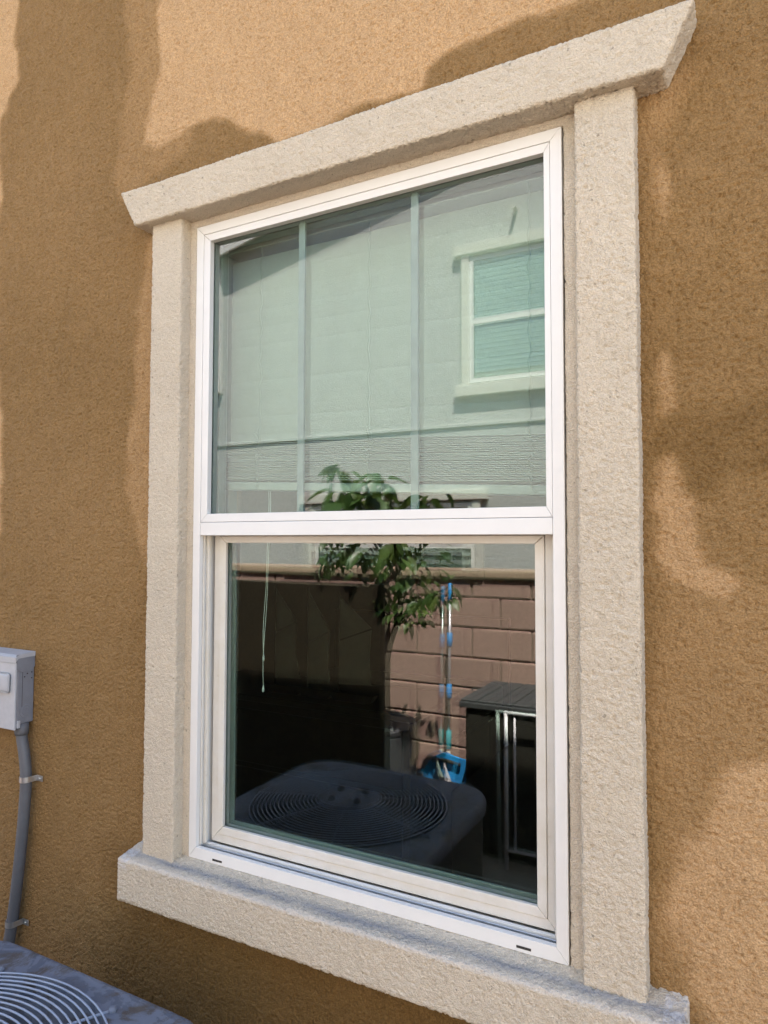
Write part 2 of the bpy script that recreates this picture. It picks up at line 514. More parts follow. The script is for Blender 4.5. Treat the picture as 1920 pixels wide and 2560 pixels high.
LEVEL = (('semiL', 0.55, 0.022), ('dryTop', 0.0, 0.014), ('dryLeft', 0.05, 0.018), ('dryTrimL', 0.42, 0.012), ('semiR', 0.62, 0.03), ('dryR1', 0.26, 0.009),
         ('dryR2', 0.18, 0.020), ('spot1', 0.38, 0.010), ('spot2', 0.35, 0.015), ('spot3', 0.45, 0.03), ('wetlobe', 1.10, 0.018), ('wetShadeSill', 1.22, 0.10))
import numpy as np
def perlin(x, z, seed):
    """2-D gradient noise, vectorised, about -0.7 .. 0.7"""
    rs = np.random.RandomState(seed)
    perm = rs.permutation(4096)
    ang = rs.rand(4096) * 2 * PI
    gx, gz = np.cos(ang), np.sin(ang)
    x = x + 1000.3; z = z + 1000.7
    xi, zi = np.floor(x).astype(int), np.floor(z).astype(int)
    xf, zf = x - xi, z - zi
    u, w = xf ** 3 * (xf * (xf * 6 - 15) + 10), zf ** 3 * (zf * (zf * 6 - 15) + 10)
    def g(dx, dz):
        k = perm[(perm[(xi + dx) & 4095] + zi + dz) & 4095]
        return gx[k] * (xf - dx) + gz[k] * (zf - dz)
    return (g(0, 0) * (1 - u) + g(1, 0) * u) * (1 - w) + (g(0, 1) * (1 - u) + g(1, 1) * u) * w
ST = 0.003
gx_ = np.arange(-0.93, 1.3201, ST)
gz_ = np.arange(-0.58, 2.4601, ST)
nX, nZ = len(gx_), len(gz_)
XX, ZZ = np.meshgrid(gx_, gz_, indexing='ij')
ii, jj = np.meshgrid(np.arange(nX - 1), np.arange(nZ - 1), indexing='ij')
keep = ~((gx_[ii] > -0.10) & (gx_[ii] < 0.985) & (gz_[jj] > -0.085) & (gz_[jj] < 1.575))
q = (ii * nZ + jj)[keep]
quads = np.stack([q, q + nZ, q + nZ + 1, q + 1], 1)
used = np.unique(quads)
remap = np.full(nX * nZ, -1); remap[used] = np.arange(len(used))
quads = remap[quads]
XZ = np.stack([XX.ravel()[used], ZZ.ravel()[used]], 1)
X_, Z_ = XZ[:, 0], XZ[:, 1]
# sand float finish: flat tops, small torn pits, here and there a smeared flat island
n1 = perlin(X_ * 150, Z_ * 150, 1)
n2 = perlin(X_ * 300, Z_ * 300, 2)
n3 = perlin(X_ * 14, Z_ * 14, 3)
isl = np.clip((perlin(X_ * 42, Z_ * 42, 4) - 0.22) / 0.12, 0, 1)
hh = 0.0090 * np.minimum(n1, 0.03) + 0.0020 * n2
hh = hh * (1 - 0.85 * isl) + 0.0005 * isl + 0.0016 * n3
co = np.stack([X_, 0.01 - hh, Z_], 1).astype(np.float32)
me = bpy.data.meshes.new('wall')
me.vertices.add(len(co)); me.vertices.foreach_set('co', co.ravel())
me.loops.add(quads.size); me.loops.foreach_set('vertex_index', quads.ravel().astype(np.int32))
me.polygons.add(len(quads)); me.polygons.foreach_set('loop_start', (np.arange(len(quads)) * 4).astype(np.int32))
me.polygons.foreach_set('use_smooth', np.ones(len(quads), bool))
me.update(calc_edges=True)
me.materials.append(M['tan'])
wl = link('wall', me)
wob = (perlin(X_ * 7, Z_ * 7, 5) + 0.5 * perlin(X_ * 14, Z_ * 14, 6) + 0.25 * perlin(X_ * 30, Z_ * 30, 7)) * 0.030
wet_shade = 0.86 + 0.16 * perlin(X_ * 2.2, Z_ * 2.2, 8)
def sdf(poly):
    d2 = np.full(len(XZ), 1e9)
    ins = np.zeros(len(XZ), bool)
    for a, b in zip(poly, poly[1:] + poly[:1]):
        a, b = np.array(a), np.array(b)
        e = b - a
        t = np.clip(((XZ - a) @ e) / (e @ e), 0, 1)
        d2 = np.minimum(d2, ((XZ - a - t[:, None] * e) ** 2).sum(1))
        c1 = (a[1] > XZ[:, 1]) != (b[1] > XZ[:, 1])
        xi = a[0] + (XZ[:, 1] - a[1]) / (e[1] if abs(e[1]) > 1e-9 else 1e-9) * e[0]
        ins ^= c1 & (XZ[:, 0] < xi)
    return np.sqrt(d2) * np.where(ins, -1, 1)
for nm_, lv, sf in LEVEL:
    d = sdf(STAIN_SHADE[nm_]) + wob
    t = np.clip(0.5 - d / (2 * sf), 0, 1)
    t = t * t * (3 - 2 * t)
    wet_shade = wet_shade + (lv - wet_shade) * t
att = wl.data.attributes.new('damp_shade', 'FLOAT', 'POINT')
att.data.foreach_set('value', wet_shade.astype(np.float32))
into(wl, house)
bm = bmesh.new()
for a in ((-5, -0.931, 0.0105, 0.0295, GZ - 0.1, 3.45), (1.321, 6, 0.0105, 0.0295, GZ - 0.1, 3.45), (-0.930, 1.320, 0.0105, 0.0295, 2.461, 3.45), (-0.930, 1.320, 0.0105, 0.0295, GZ - 0.1, -0.581)):
    add_box(bm, *a)
into(bm_obj('wall_coat', bm, 'tan_plain'), house)
bm = bmesh.new()
for a in ((-5, -0.005, 0.03, 0.16, GZ - 0.1, 3.45), (W + 0.005, 6, 0.03, 0.16, GZ - 0.1, 3.45), (-0.005, W + 0.005, 0.03, 0.16, GZ - 0.1, -0.005), (-0.005, W + 0.005, 0.03, 0.16, H + 0.005, 3.45)):
    add_box(bm, *a)
into(bm_obj('wall_core', bm, 'tan_plain'), house)
bm = bmesh.new()
add_box(bm, -5, -4.85, 0.162, 9, GZ - 0.1, 3.45); add_box(bm, 5.85, 6, 0.162, 9, GZ - 0.1, 3.45); add_box(bm, -4.85, 5.85, 8.85, 9, GZ - 0.1, 3.45)
into(bm_obj('wall', bm, 'tan_plain'), house)
into(prism('roof', [(-0.45, 3.55), (-0.45, 3.67), (4.5, 5.13), (9.45, 3.67), (9.45, 3.55), (4.5, 4.93)], 'x', -5.4, 6.4, 'roof'), house)
into(box('soffit', -5.4, 6.4, -0.42, 0.3, 3.46, 3.49, 'soffit'), house)
into(box('fascia', -5.4, 6.4, -0.47, -0.425, 3.45, 3.63, 'fascia'), house)
# window surround
def lintel_warp(p):
    t = (p.z - 1.518) / 0.09
    if p.x < 0.45:
        return Vector((p.x - 0.046 * t * max(0, min(1, (0.2 - p.x) / 0.3)), p.y - 0.004 * t, p.z))
    return Vector((p.x + 0.050 * t * max(0, min(1, (p.x - 0.7) / 0.3)), p.y - 0.004 * t, p.z + 0.010 * t * max(0, p.x - 0.2)))
into(stucco_block('lintel', (-0.158, -0.053, 1.518), (1.063, 0.03, 1.610), 'cream', None, 0.0055, 0.0032, 0.0012, lintel_warp, 1), house)
into(stucco_block('side_trim', (-0.121, -0.030, -0.03), (-0.021, 0.03, 1.522), 'cream', None, 0.0055, 0.0034, 0.0012, None, 2), house)
into(stucco_block('side_trim', (0.912, -0.030, -0.03), (1.014, 0.03, 1.522), 'cream', None, 0.0055, 0.0030, 0.0013, None, 3), house)
def sill_warp(p):
    return Vector((p.x, p.y, p.z + (0.012 * (p.y + 0.063) / 0.063 if p.z > -0.03 else 0)))
into(stucco_block('sill', (-0.166, -0.064, -0.112), (1.075, 0.03, -0.012), 'sill', None, 0.007, 0.0032, 0.0013, sill_warp, 4), house)
into(stucco_block('reveal', (-0.032, 0.0015, -0.03), (-0.0008, 0.03, 1.53), 'cream', None, 0.004, 0.006, 0.0009, None, 5), house)
into(stucco_block('reveal', (W + 0.0018, 0.0015, -0.03), (0.925, 0.03, 1.53), 'cream', None, 0.004, 0.006, 0.0009, None, 6), house)
into(stucco_block('reveal', (-0.03, 0.0015, H + 0.0008), (0.92, 0.03, 1.54), 'cream', None, 0.004, 0.006, 0.0009, None, 7), house)

# ------------------------------------------------------------------ the room behind the glass
struct(box('room_floor', -4.0, 2.6, 0.165, 5.0, -0.99, -0.95, 'floor_in'))
struct(box('room_ceiling', -4.0, 2.6, 0.165, 5.0, 1.72, 1.76, 'room'))
struct(box('room_wall_back', -4.0, 2.6, 5.0, 5.05, -0.99, 1.76, 'room'))
struct(box('room_wall_left', -4.05, -4.0, 0.165, 5.05, -0.99, 1.76, 'room'))
struct(box('room_wall_right', 2.6, 2.65, 0.165, 5.05, -0.99, 1.76, 'room'))

# ------------------------------------------------------------------ the window
win = thing('single_hung_window', 'white vinyl single hung window in cream stucco surround, blinds behind glass', 'window', (W / 2, 0, 0))
def mitred(name, x0, x1, z0, z1, w, y0, y1, mat, parent, bev=0.0007, gap=0.0003, sides='lrbt'):
    wl, wr, wb, wt = w
    P = {'l': [(x0, z0 + gap), (x0 + wl, z0 + wb + gap), (x0 + wl, z1 - wt - gap), (x0, z1 - gap)],
         'r': [(x1, z0 + gap), (x1, z1 - gap), (x1 - wr, z1 - wt - gap), (x1 - wr, z0 + wb + gap)],
         'b': [(x0 + gap, z0), (x1 - gap, z0), (x1 - wr - gap, z0 + wb), (x0 + wl + gap, z0 + wb)],
         't': [(x0 + gap, z1), (x0 + wl + gap, z1 - wt), (x1 - wr - gap, z1 - wt), (x1 - gap, z1)]}
    nm = {'l': 'jamb', 'r': 'jamb', 'b': 'rail', 't': 'rail'}
    out = []
    for s in sides:
        o = prism(name + '_' + nm[s], P[s], 'y', y0, y1, mat, None, bev)
        out.append(into_sub(o, parent))
    return out
def into_sub(o, parent):
    o.parent = parent
    m = Matrix.Translation(parent.location)
    if parent.parent is not None:
        m = Matrix.Translation(parent.parent.location) @ m if parent.matrix_parent_inverse == Matrix() else m
    o.matrix_parent_inverse = m.inverted()
    return o
mitred('frame', 0, W, 0, H, (0.0215, 0.0215, 0.026, 0.0215), 0.0, 0.012, 'vinyl', win)
# deep part of the frame behind its face
bm = bmesh.new()
add_box(bm, 0.0005, 0.020, 0.0125, 0.092, 0.001, H - 0.001); add_box(bm, W - 0.020, W - 0.0005, 0.0125, 0.092, 0.001, H - 0.001)
add_box(bm, 0.0202, W - 0.0202, 0.0125, 0.092, H - 0.020, H - 0.001); add_box(bm, 0.0202, W - 0.0202, 0.0125, 0.092, 0.001, 0.009)
into(bm_obj('frame_liner', bm, 'vinyl'), win)
into(box('meeting_rail', 0.0222, W - 0.0222, 0.0005, 0.036, 0.7515, 0.7822, 'vinyl', None, 0.0012, 2), win)
for k, (ya, yb, zt, mt) in enumerate(((0.0128, 0.0142, 0.021, 'track'), (0.0205, 0.0222, 0.0255, 'track'), (0.0300, 0.0385, 0.0265, 'vinyl'))):
    into(box('sill_track', 0.0204, W - 0.0204, ya, yb, 0.0092, zt, mt, None, 0.0004), win)
into(box('track_bed', 0.0206, W - 0.0206, 0.0145, 0.0300, 0.0092, 0.0125, 'track'), win)
for x in (0.0205, W - 0.0205):
    s = 1 if x < 0.4 else -1
    for ya, yb, dx in ((0.0128, 0.018, 0.0035), (0.0235, 0.030, 0.009), (0.0335, 0.0375, 0.005)):
        a, b = sorted((x, x + s * dx))
        into(box('jamb_track', a, b, ya, yb, 0.0268, 0.7512, 'sash', None, 0.0006), win)
for xa, xb in ((0.073, 0.101), (0.789, 0.816)):
    into(box('weep_slot', xa, xb, -0.0006, 0.001, 0.0065, 0.0110, 'gap'), win)

def pane(name, x0, x1, z0, z1, y, bow, tilt, mat, parent, n=26):
    """glass sheet 3 mm thick, its face bowed by bow metres at the middle (towards the outside) and turned by tilt"""
    V, F = [], []
    cx, cz = (x0 + x1) / 2, (z0 + z1) / 2
    for back in (0, 1):
        for i in range(n + 1):
            for j in range(n + 1):
                u, w = 2 * i / n - 1, 2 * j / n - 1
                d = bow * (1 - u * u) * (1 - w * w) * 0.6 + bow * (1 - 0.5 * u * u - 0.5 * w * w) * 0.4
                x, z = cx + u * (x1 - x0) / 2, cz + w * (z1 - z0) / 2
                V.append((x, y - d + tilt[0] * (x - cx) + tilt[1] * (z - cz) + 0.003 * back, z))
    s = (n + 1) ** 2
    for i in range(n):
        for j in range(n):
            a = i * (n + 1) + j
            F.append((a, a + n + 1, a + n + 2, a + 1))
    nf = len(F)
    for i in range(n):
        for j in range(n):
            a = s + i * (n + 1) + j
            F.append((a, a + 1, a + n + 2, a + n + 1))
    o = mesh_obj(name, V, F, [mat, 'glass_body'], None, True)
    o.data.polygons.foreach_set('material_index', [0] * nf + [1] * (len(F) - nf))
    return into_sub(o, parent)

def sash_empty(name, z):
    o = bpy.data.objects.new(name, None)
    COL.objects.link(o)
    o.empty_display_size = 0.05
    return into(o, win)
us = sash_empty('upper_sash', 0.78)
mitred('bead', 0.0222, W - 0.0222, 0.7830, H - 0.0222, (0.0195, 0.0115, 0.0195, 0.0175), 0.0012, 0.0155, 'vinyl', us, 0.0009, 0.0003)
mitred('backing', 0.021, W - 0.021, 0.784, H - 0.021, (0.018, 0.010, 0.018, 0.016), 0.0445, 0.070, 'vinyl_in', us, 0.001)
pane('outer_pane', 0.024, W - 0.024, 0.785, H - 0.024, 0.018, 0.0001, (0, 0), 'glass_out', us)
pane('inner_pane', 0.024, W - 0.024, 0.785, H - 0.024, 0.040, 0.0007, (0.0018, 0.0008), 'glass_in', us)
mitred('spacer', 0.030, W - 0.030, 0.790, H - 0.030, (0.010, 0.004, 0.012, 0.008), 0.0225, 0.0365, 'spacer', us, 0.0005)
for xm in (0.291, 0.573):
    into_sub(box('grid_bar', xm - 0.0085, xm + 0.0085, 0.0250, 0.0320, 0.800, H - 0.036, 'grid', None, 0.001), us)
ls = sash_empty('lower_sash', 0.03)
mitred('sash', 0.0305, W - 0.0305, 0.0280, 0.768, (0.017, 0.017, 0.019, 0.017), 0.0430, 0.080, 'sash', ls, 0.001)
mitred('bead', 0.0482, W - 0.0482, 0.0476, 0.7505, (0.0185, 0.0185, 0.0190, 0.0165), 0.0405, 0.0500, 'sash', ls, 0.0018, 0.0003)
pane('outer_pane', 0.050, W - 0.050, 0.050, 0.749, 0.0530, 0.00005, (0, 0), 'glass_out', ls)
pane('inner_pane', 0.050, W - 0.050, 0.050, 0.749, 0.0690, 0.00105, (0.0080, 0.0006), 'glass_in', ls)
mitred('spacer', 0.053, W - 0.053, 0.053, 0.746, (0.012, 0.004, 0.013, 0.004), 0.0570, 0.0650, 'spacer', ls, 0.0005)
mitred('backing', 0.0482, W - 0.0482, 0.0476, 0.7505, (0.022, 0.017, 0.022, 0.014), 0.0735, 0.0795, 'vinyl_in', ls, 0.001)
# plastered return inside
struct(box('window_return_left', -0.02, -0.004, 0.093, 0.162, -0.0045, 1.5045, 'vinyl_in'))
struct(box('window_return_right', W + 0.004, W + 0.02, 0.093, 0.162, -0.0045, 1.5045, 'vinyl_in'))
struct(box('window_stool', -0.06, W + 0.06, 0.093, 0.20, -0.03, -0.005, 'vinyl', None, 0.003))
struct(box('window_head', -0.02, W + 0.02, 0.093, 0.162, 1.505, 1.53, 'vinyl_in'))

# ------------------------------------------------------------------ blinds
bl = thing('window_blind', 'white slatted blind lowered behind the upper sash, slats stacked at its foot', 'blind', (W / 2, 0.12, 0.86))
into(box('headrail', 0.004, W - 0.004, 0.100, 0.150, 1.468, 1.504, 'slat', None, 0.002), bl)
BX0, BX1 = 0.008, W - 0.006
def slat_mesh(dy, dz, crown):
    V, F = [], []
    for x in (BX0, BX1):
        for k in range(5):
            t = k / 4 - 0.5
            V.append((x, t * dy - crown * (1 - 4 * t * t), -t * dz))
    for k in range(4):
        F.append((k, k + 1, k + 6, k + 5))
    me = bpy.data.meshes.new('slat'); me.from_pydata(V, [], F); me.materials.append(M['slat'])
    bm = bmesh.new(); bm.from_mesh(me)
    bmesh.ops.solidify(bm, geom=list(bm.faces), thickness=0.002)
    bm.to_mesh(me); bm.free()
    me.polygons.foreach_set('use_smooth', [False] * len(me.polygons))
    return me
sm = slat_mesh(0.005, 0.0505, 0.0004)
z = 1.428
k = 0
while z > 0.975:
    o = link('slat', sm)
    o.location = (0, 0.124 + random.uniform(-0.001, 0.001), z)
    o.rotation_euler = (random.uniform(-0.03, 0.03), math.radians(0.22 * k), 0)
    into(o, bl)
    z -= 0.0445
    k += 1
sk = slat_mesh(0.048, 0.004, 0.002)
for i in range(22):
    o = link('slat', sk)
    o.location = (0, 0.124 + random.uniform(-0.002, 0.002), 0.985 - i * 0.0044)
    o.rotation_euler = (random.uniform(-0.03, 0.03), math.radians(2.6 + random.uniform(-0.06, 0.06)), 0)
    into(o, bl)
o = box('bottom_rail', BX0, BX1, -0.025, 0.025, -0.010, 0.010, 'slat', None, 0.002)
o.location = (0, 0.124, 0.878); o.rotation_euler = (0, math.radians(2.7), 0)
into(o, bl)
for xc in (0.112, 0.42, 0.79):
    bt = 0.985 - xc * 0.045
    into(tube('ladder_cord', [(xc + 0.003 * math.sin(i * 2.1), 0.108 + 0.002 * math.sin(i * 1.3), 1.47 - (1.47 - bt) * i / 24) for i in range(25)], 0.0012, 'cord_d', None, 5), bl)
    rnd = random.Random(int(xc * 100))
    P = []
    for i in range(46):
        t = i / 45
        P.append((xc + 0.006 + rnd.uniform(-0.016, 0.016) * (0.7 + 0.5 * math.sin(t * 7)), 0.093 + rnd.uniform(-0.004, 0.004), bt + 0.03 - 0.15 * t + rnd.uniform(-0.012, 0.012)))
    S = []
    for a, b, c_ in zip(P, P[1:], P[2:]):
        for q in (0, 0.33, 0.66):
            S.append(tuple((1 - q) ** 2 * (a[i] + b[i]) / 2 + 2 * q * (1 - q) * b[i] + q * q * (b[i] + c_[i]) / 2 for i in range(3)))
    into(tube('slack_cord', S, 0.0007, 'cord_d', None, 5), bl)
for dx, zb in ((0, 0.46), (0.006, 0.385)):
    into(tube('pull_cord', [(0.130 + dx * (1 - i / 14) + 0.006 * math.sin(i * 0.33 + 0.5), 0.115 + 0.002 * math.sin(i * 0.9), 0.90 + (zb - 0.90) * i / 14) for i in range(15)], 0.0008, 'cord', None, 5), bl)
    into(lathe('tassel', [(0.001, 0.010), (0.002, 0.005), (0.003, 0), (0.002, -0.006)], 'cord', None, 8, (0.130 + 0.006 * math.sin(5.12), 0.115, zb - 0.006)), bl)

# ------------------------------------------------------------------ things inside the room
dr = thing('dresser', 'low dark wooden dresser in the dim room behind the lower pane', 'dresser', (-0.65, 1.62, -0.95))
into(box('body', -1.35, -0.1, 1.40, 1.86, -0.90, -0.02, 'darkwood', None, 0.004), dr)
into(box('top', -1.38, -0.07, 1.375, 1.88, -0.02, 0.01, 'darkwood', None, 0.004), dr)
for i in range(3):
    d = into(box('drawer', -1.32, -0.13, 1.385, 1.3995, -0.86 + i * 0.275, -0.61 + i * 0.275, 'darkwood', None, 0.004), dr)
boats = [(-0.874, 0.505, -0.75, 0.357, -0.729, 0.085), (-0.684, 0.501, -0.563, 0.323, -0.561, 0.075), (-0.509, 0.483, -0.342, 0.346, -0.342, 0.09)]
blab = ['narrow cream sailed model boat seen dimly, farthest from the block wall reflection', 'cream sailed model boat seen dimly between two others', 'widest cream sailed model boat seen dimly, nearest the reflected block wall']
for (xm, zt, xr, zr, xb, zb), lab in zip(boats, blab):
    t = thing('model_sailboat', lab, 'model boat', ((xm + xb) / 2, 1.5, 0.01), 'model boats on the dresser')
    into(tube('mast', [(xm - 0.004, 1.5, 0.045), (xm - 0.004, 1.5, zt + 0.02)], 0.004, 'darkwood', None, 6), t)
    into(prism('hull', [(xm - 0.05, 0.05), (xb + 0.03, 0.05), (xb + 0.0, 0.01), (xm - 0.02, 0.01)], 'y', 1.475, 1.525, 'darkwood', None, 0.004), t)
    zm = zr - 0.06
    into(prism('topsail', [(xm, zt), (xr, zr), (xm, zm)], 'y', 1.497, 1.502, 'sail'), t)
    into(prism('mainsail', [(xm, zm - 0.008), (xr, zr - 0.008), (xr - 0.01, (zr + zb) / 2), (xb, zb), (xm - 0.005, zb - 0.01)], 'y', 1.497, 1.502, 'sail'), t)
bd = thing('bed', 'pale made bed glimpsed in the dark room below the boats', 'bed', (-1.3, 3.2, -0.95))
into(box('frame', -2.3, -0.6, 2.3, 4.3, -0.93, -0.62, 'darkwood', None, 0.01), bd)
into(box('mattress', -2.27, -0.63, 2.32, 4.28, -0.62, -0.42, 'bed', None, 0.05, 3, True), bd)
into(box('headboard', -2.3, -0.6, 4.31, 4.38, -0.93, 0.1, 'darkwood', None, 0.01), bd)

# ================================================================== ON THE WALL
db = thing('disconnect_box', 'small grey steel electrical disconnect box on the tan wall', 'electrical box', (-0.69, 0.01, 0.32))
bx0, bx1, bz0, bz1 = -0.800, -0.586, 0.238, 0.422
into(box('body', bx0, bx1, -0.040, 0.009, bz0 + 0.002, bz1 - 0.004, 'box2', None, 0.002), db)
into(box('cover', bx0 - 0.002, bx1 - 0.0005, -0.0465, -0.0405, bz0 - 0.012, bz1 - 0.016, 'box', None, 0.002, 2), db)
bm = bmesh.new()
prof = [(-0.048, bz1 - 0.016), (-0.049, bz1 + 0.000), (-0.040, bz1 + 0.006), (0.009, bz1 + 0.010), (0.009, bz1 - 0.002), (-0.040, bz1 - 0.0035), (-0.0485, bz1 - 0.012)]
A = [bm.verts.new((bx0 - 0.003, y, z)) for y, z in prof]; B = [bm.verts.new((bx1 + 0.003, y, z)) for y, z in prof]
bm.faces.new(A); bm.faces.new(B[::-1])
for i in range(7):
    bm.faces.new((A[i], B[i], B[(i + 1) % 7], A[(i + 1) % 7]))
into(bm_obj('hood', bm, 'box'), db)
into(prism('hood_tab', [(-0.046, bz1 + 0.006), (0.008, bz1 + 0.008), (0.008, bz1 - 0.030), (0.000, bz1 - 0.040), (-0.030, bz1 - 0.042), (-0.044, bz1 - 0.034)], 'x', bx1 + 0.0005, bx1 + 0.0028, 'box2'), db)
into(box('boss', bx0 + 0.03, -0.606, -0.0545, -0.0466, 0.325, 0.378, 'box', None, 0.0075, 3, True), db)
kn = bmesh.new()
for rr, dd in ((0.0175, 0.0008), (0.0105, 0.0016)):
    t = [kn.verts.new((bx1 + dd, -0.014 + rr * math.cos(a * PI / 12), 0.272 + rr * math.sin(a * PI / 12))) for a in range(24)]
    t2 = [kn.verts.new((bx1 - 0.001, -0.014 + (rr + 0.0012) * math.cos(a * PI / 12), 0.272 + (rr + 0.0012) * math.sin(a * PI / 12))) for a in range(24)]
    kn.faces.new(t)
    for a in range(24):
        kn.faces.new((t[a], t[(a + 1) % 24], t2[(a + 1) % 24], t2[a]))
into(bm_obj('knockout', kn, 'box2'), db)
for y, z in ((-0.012, 0.374), (0.001, 0.376), (-0.020, 0.366), (0.001, 0.360)):
    ho = into(lathe('hole', [(0.0018, -0.0004), (0.0018, 0.0004)], 'gap', None, 8), db)
    ho.matrix_parent_inverse = Matrix.Translation(db.location).inverted() @ Matrix.Translation((bx1 + 0.0004, y, z)) @ Matrix.Rotation(PI / 2, 4, 'Y')
into(box('seam', bx1 - 0.0005, bx1 + 0.0004, -0.0262, -0.0254, bz0 + 0.04, bz1 - 0.042, 'gap'), db)
into(box('latch', bx1 - 0.010, bx1 + 0.002, -0.039, -0.030, bz0 - 0.008, bz0 + 0.012, 'box', None, 0.001), db)

for k, (xa, za, ln, an) in enumerate(((-0.668, 0.262, 0.016, 0.9), (-0.660, 0.266, 0.010, 0.2), (-0.690, 0.252, 0.030, 0.05), (-0.690, 0.247, 0.032, 0.0))):
    mk = prism('embossed_mark', [(0, -0.0008), (ln, -0.0008), (ln, 0.0008), (0, 0.0008)], 'y', -0.0472, -0.0464, 'box2')
    mk.rotation_euler = (0, -an, 0); mk.location = (xa, 0, za)
    into(mk, db)
cdt = thing('conduit', 'grey flexible conduit running down the wall from the disconnect box', 'conduit', (-0.6, 0.0, 0.0))
ctl = [(-0.602, -0.014, 0.232), (-0.600, -0.014, 0.200), (-0.588, -0.013, 0.150), (-0.581, -0.012, 0.090), (-0.584, -0.012, 0.02), (-0.592, -0.012, -0.066), (-0.606, -0.012, -0.18), (-0.628, -0.012, -0.317), (-0.645, -0.03, -0.48), (-0.60, -0.12, -0.62), (-0.5, -0.25, -0.68)]
def smooth_path(P, n=8):
    P = [Vector(p) for p in P]
    out = []
    Q = [P[0] * 2 - P[1]] + P + [P[-1] * 2 - P[-2]]
    for i in range(1, len(Q) - 2):
        for s in range(n):
            t = s / n
            a, b, c_, d = Q[i - 1], Q[i], Q[i + 1], Q[i + 2]
            out.append(0.5 * ((2 * b) + (c_ - a) * t + (2 * a - 5 * b + 4 * c_ - d) * t * t + (3 * b - a - 3 * c_ + d) * t ** 3))
    out.append(P[-1])
    return out
sp_ = smooth_path(ctl, 26)
into(tube('pipe', sp_, [0.0152 if i % 2 else 0.0146 for i in range(len(sp_))], 'pvc', None, 14), cdt)
into(tube('connector', [(-0.602, -0.014, 0.240), (-0.602, -0.014, 0.214), (-0.6015, -0.014, 0.206)], [0.0185, 0.0185, 0.0165], 'pvc', None, 12), cdt)
for (x, z) in ((-0.5813, 0.090), (-0.6265, -0.305)):
    bm = bmesh.new()
    pr = []
    for a in range(13):
        an = PI * a / 12
        pr.append((x + 0.0168 * math.cos(an), -0.012 - 0.0168 * math.sin(an)))
    pr = [(x + 0.043, 0.0065), (x + 0.020, 0.0065)] + pr + [(x - 0.0168, 0.0065)]
    for (xa, ya), (xb, yb) in zip(pr, pr[1:]):
        d = Vector((xb - xa, yb - ya)); nrm = Vector((-d.y, d.x)).normalized() * 0.0014
        v_ = []
        for zz in (z - 0.0075, z + 0.0075):
            for (px, py) in ((xa, ya), (xb, yb), (xb - nrm.x, yb - nrm.y), (xa - nrm.x, ya - nrm.y)):
                v_.append(bm.verts.new((px, py, zz)))
        for f in ((0, 1, 2, 3), (7, 6, 5, 4), (0, 4, 5, 1), (1, 5, 6, 2), (2, 6, 7, 3), (3, 7, 4, 0)):
            bm.faces.new([v_[q] for q in f])
    st = into(bm_obj('strap', bm, 'zinc'), cdt)
    sc = lathe('screw', [(0.0042, 0), (0.0042, 0.0015), (0.0028, 0.0028)], 'zinc', None, 10)
    sc.parent = st
    sc.matrix_parent_inverse = Matrix.Translation((x + 0.034, 0.0050, z)) @ Matrix.Rotation(PI / 2, 4, 'X')

# ================================================================== CONDENSERS
def rsq(cx, cy, h, rad, n=8):
    out = []
    for (sx, sy, a0) in ((1, 1, 0), (-1, 1, 90), (-1, -1, 180), (1, -1, 270)):
        for i in range(n + 1):
            a = math.radians(a0 + 90 * i / n)
            out.append((cx + sx * (h - rad) + rad * math.cos(a), cy + sy * (h - rad) + rad * math.sin(a)))
    return out
def loft(name, loops, mat, parent, cap=(True, True), smooth=False):
    bm = bmesh.new()
    R = [[bm.verts.new(p) for p in L] for L in loops]
    n = len(R[0])
    for A, B in zip(R, R[1:]):
        for j in range(n):
            bm.faces.new((A[j], A[(j + 1) % n], B[(j + 1) % n], B[j]))
    if cap[0]: bm.faces.new(R[0][::-1])
    if cap[1]: bm.faces.new(R[-1])
    return into(bm_obj(name, bm, mat, None, smooth), parent)
AX, AY, AT, AH = -0.006, -0.636, -0.130, 0.38
ac = thing('condenser_unit', 'blue grey air conditioning condenser with wire fan guard under the window', 'air conditioner', (AX, AY, GZ))
loft('pad', [[(x, y, GZ - 0.01) for x, y in rsq(AX, AY, 0.46, 0.03)], [(x, y, GZ + 0.06) for x, y in rsq(AX, AY, 0.46, 0.03)]], 'concrete', ac)
loft('base_pan', [[(x, y, GZ + 0.0605) for x, y in rsq(AX, AY, 0.37, 0.12)], [(x, y, GZ + 0.11) for x, y in rsq(AX, AY, 0.37, 0.12)]], 'ac', ac)
loft('shroud', [[(x, y, GZ + 0.1105) for x, y in rsq(AX, AY, 0.350, 0.11)], [(x, y, AT - 0.052) for x, y in rsq(AX, AY, 0.350, 0.11)]], 'ac_dark', ac, (True, False))
ring = rsq(AX, AY, 0.363, 0.12, 10)
per = []
for a, b in zip(ring, ring[1:] + ring[:1]):
    L = math.hypot(b[0] - a[0], b[1] - a[1]); k = max(1, int(L / 0.012))
    for i in range(k):
        per.append((a[0] + (b[0] - a[0]) * i / k, a[1] + (b[1] - a[1]) * i / k))
bm = bmesh.new()
for x, y in per:
    add_box(bm, x - 0.0035, x + 0.0035, y - 0.0035, y + 0.0035, GZ + 0.112, AT - 0.053)
fin = into(bm_obj('louver_fins', bm, 'acfin'), ac); fin['kind'] = 'stuff'
for zz in (-0.78, -0.60, -0.42):
    loft('louver_band', [[(x, y, zz) for x, y in rsq(AX, AY, 0.369, 0.122)], [(x, y, zz + 0.012) for x, y in rsq(AX, AY, 0.369, 0.122)]], 'ac', ac, (False, False))
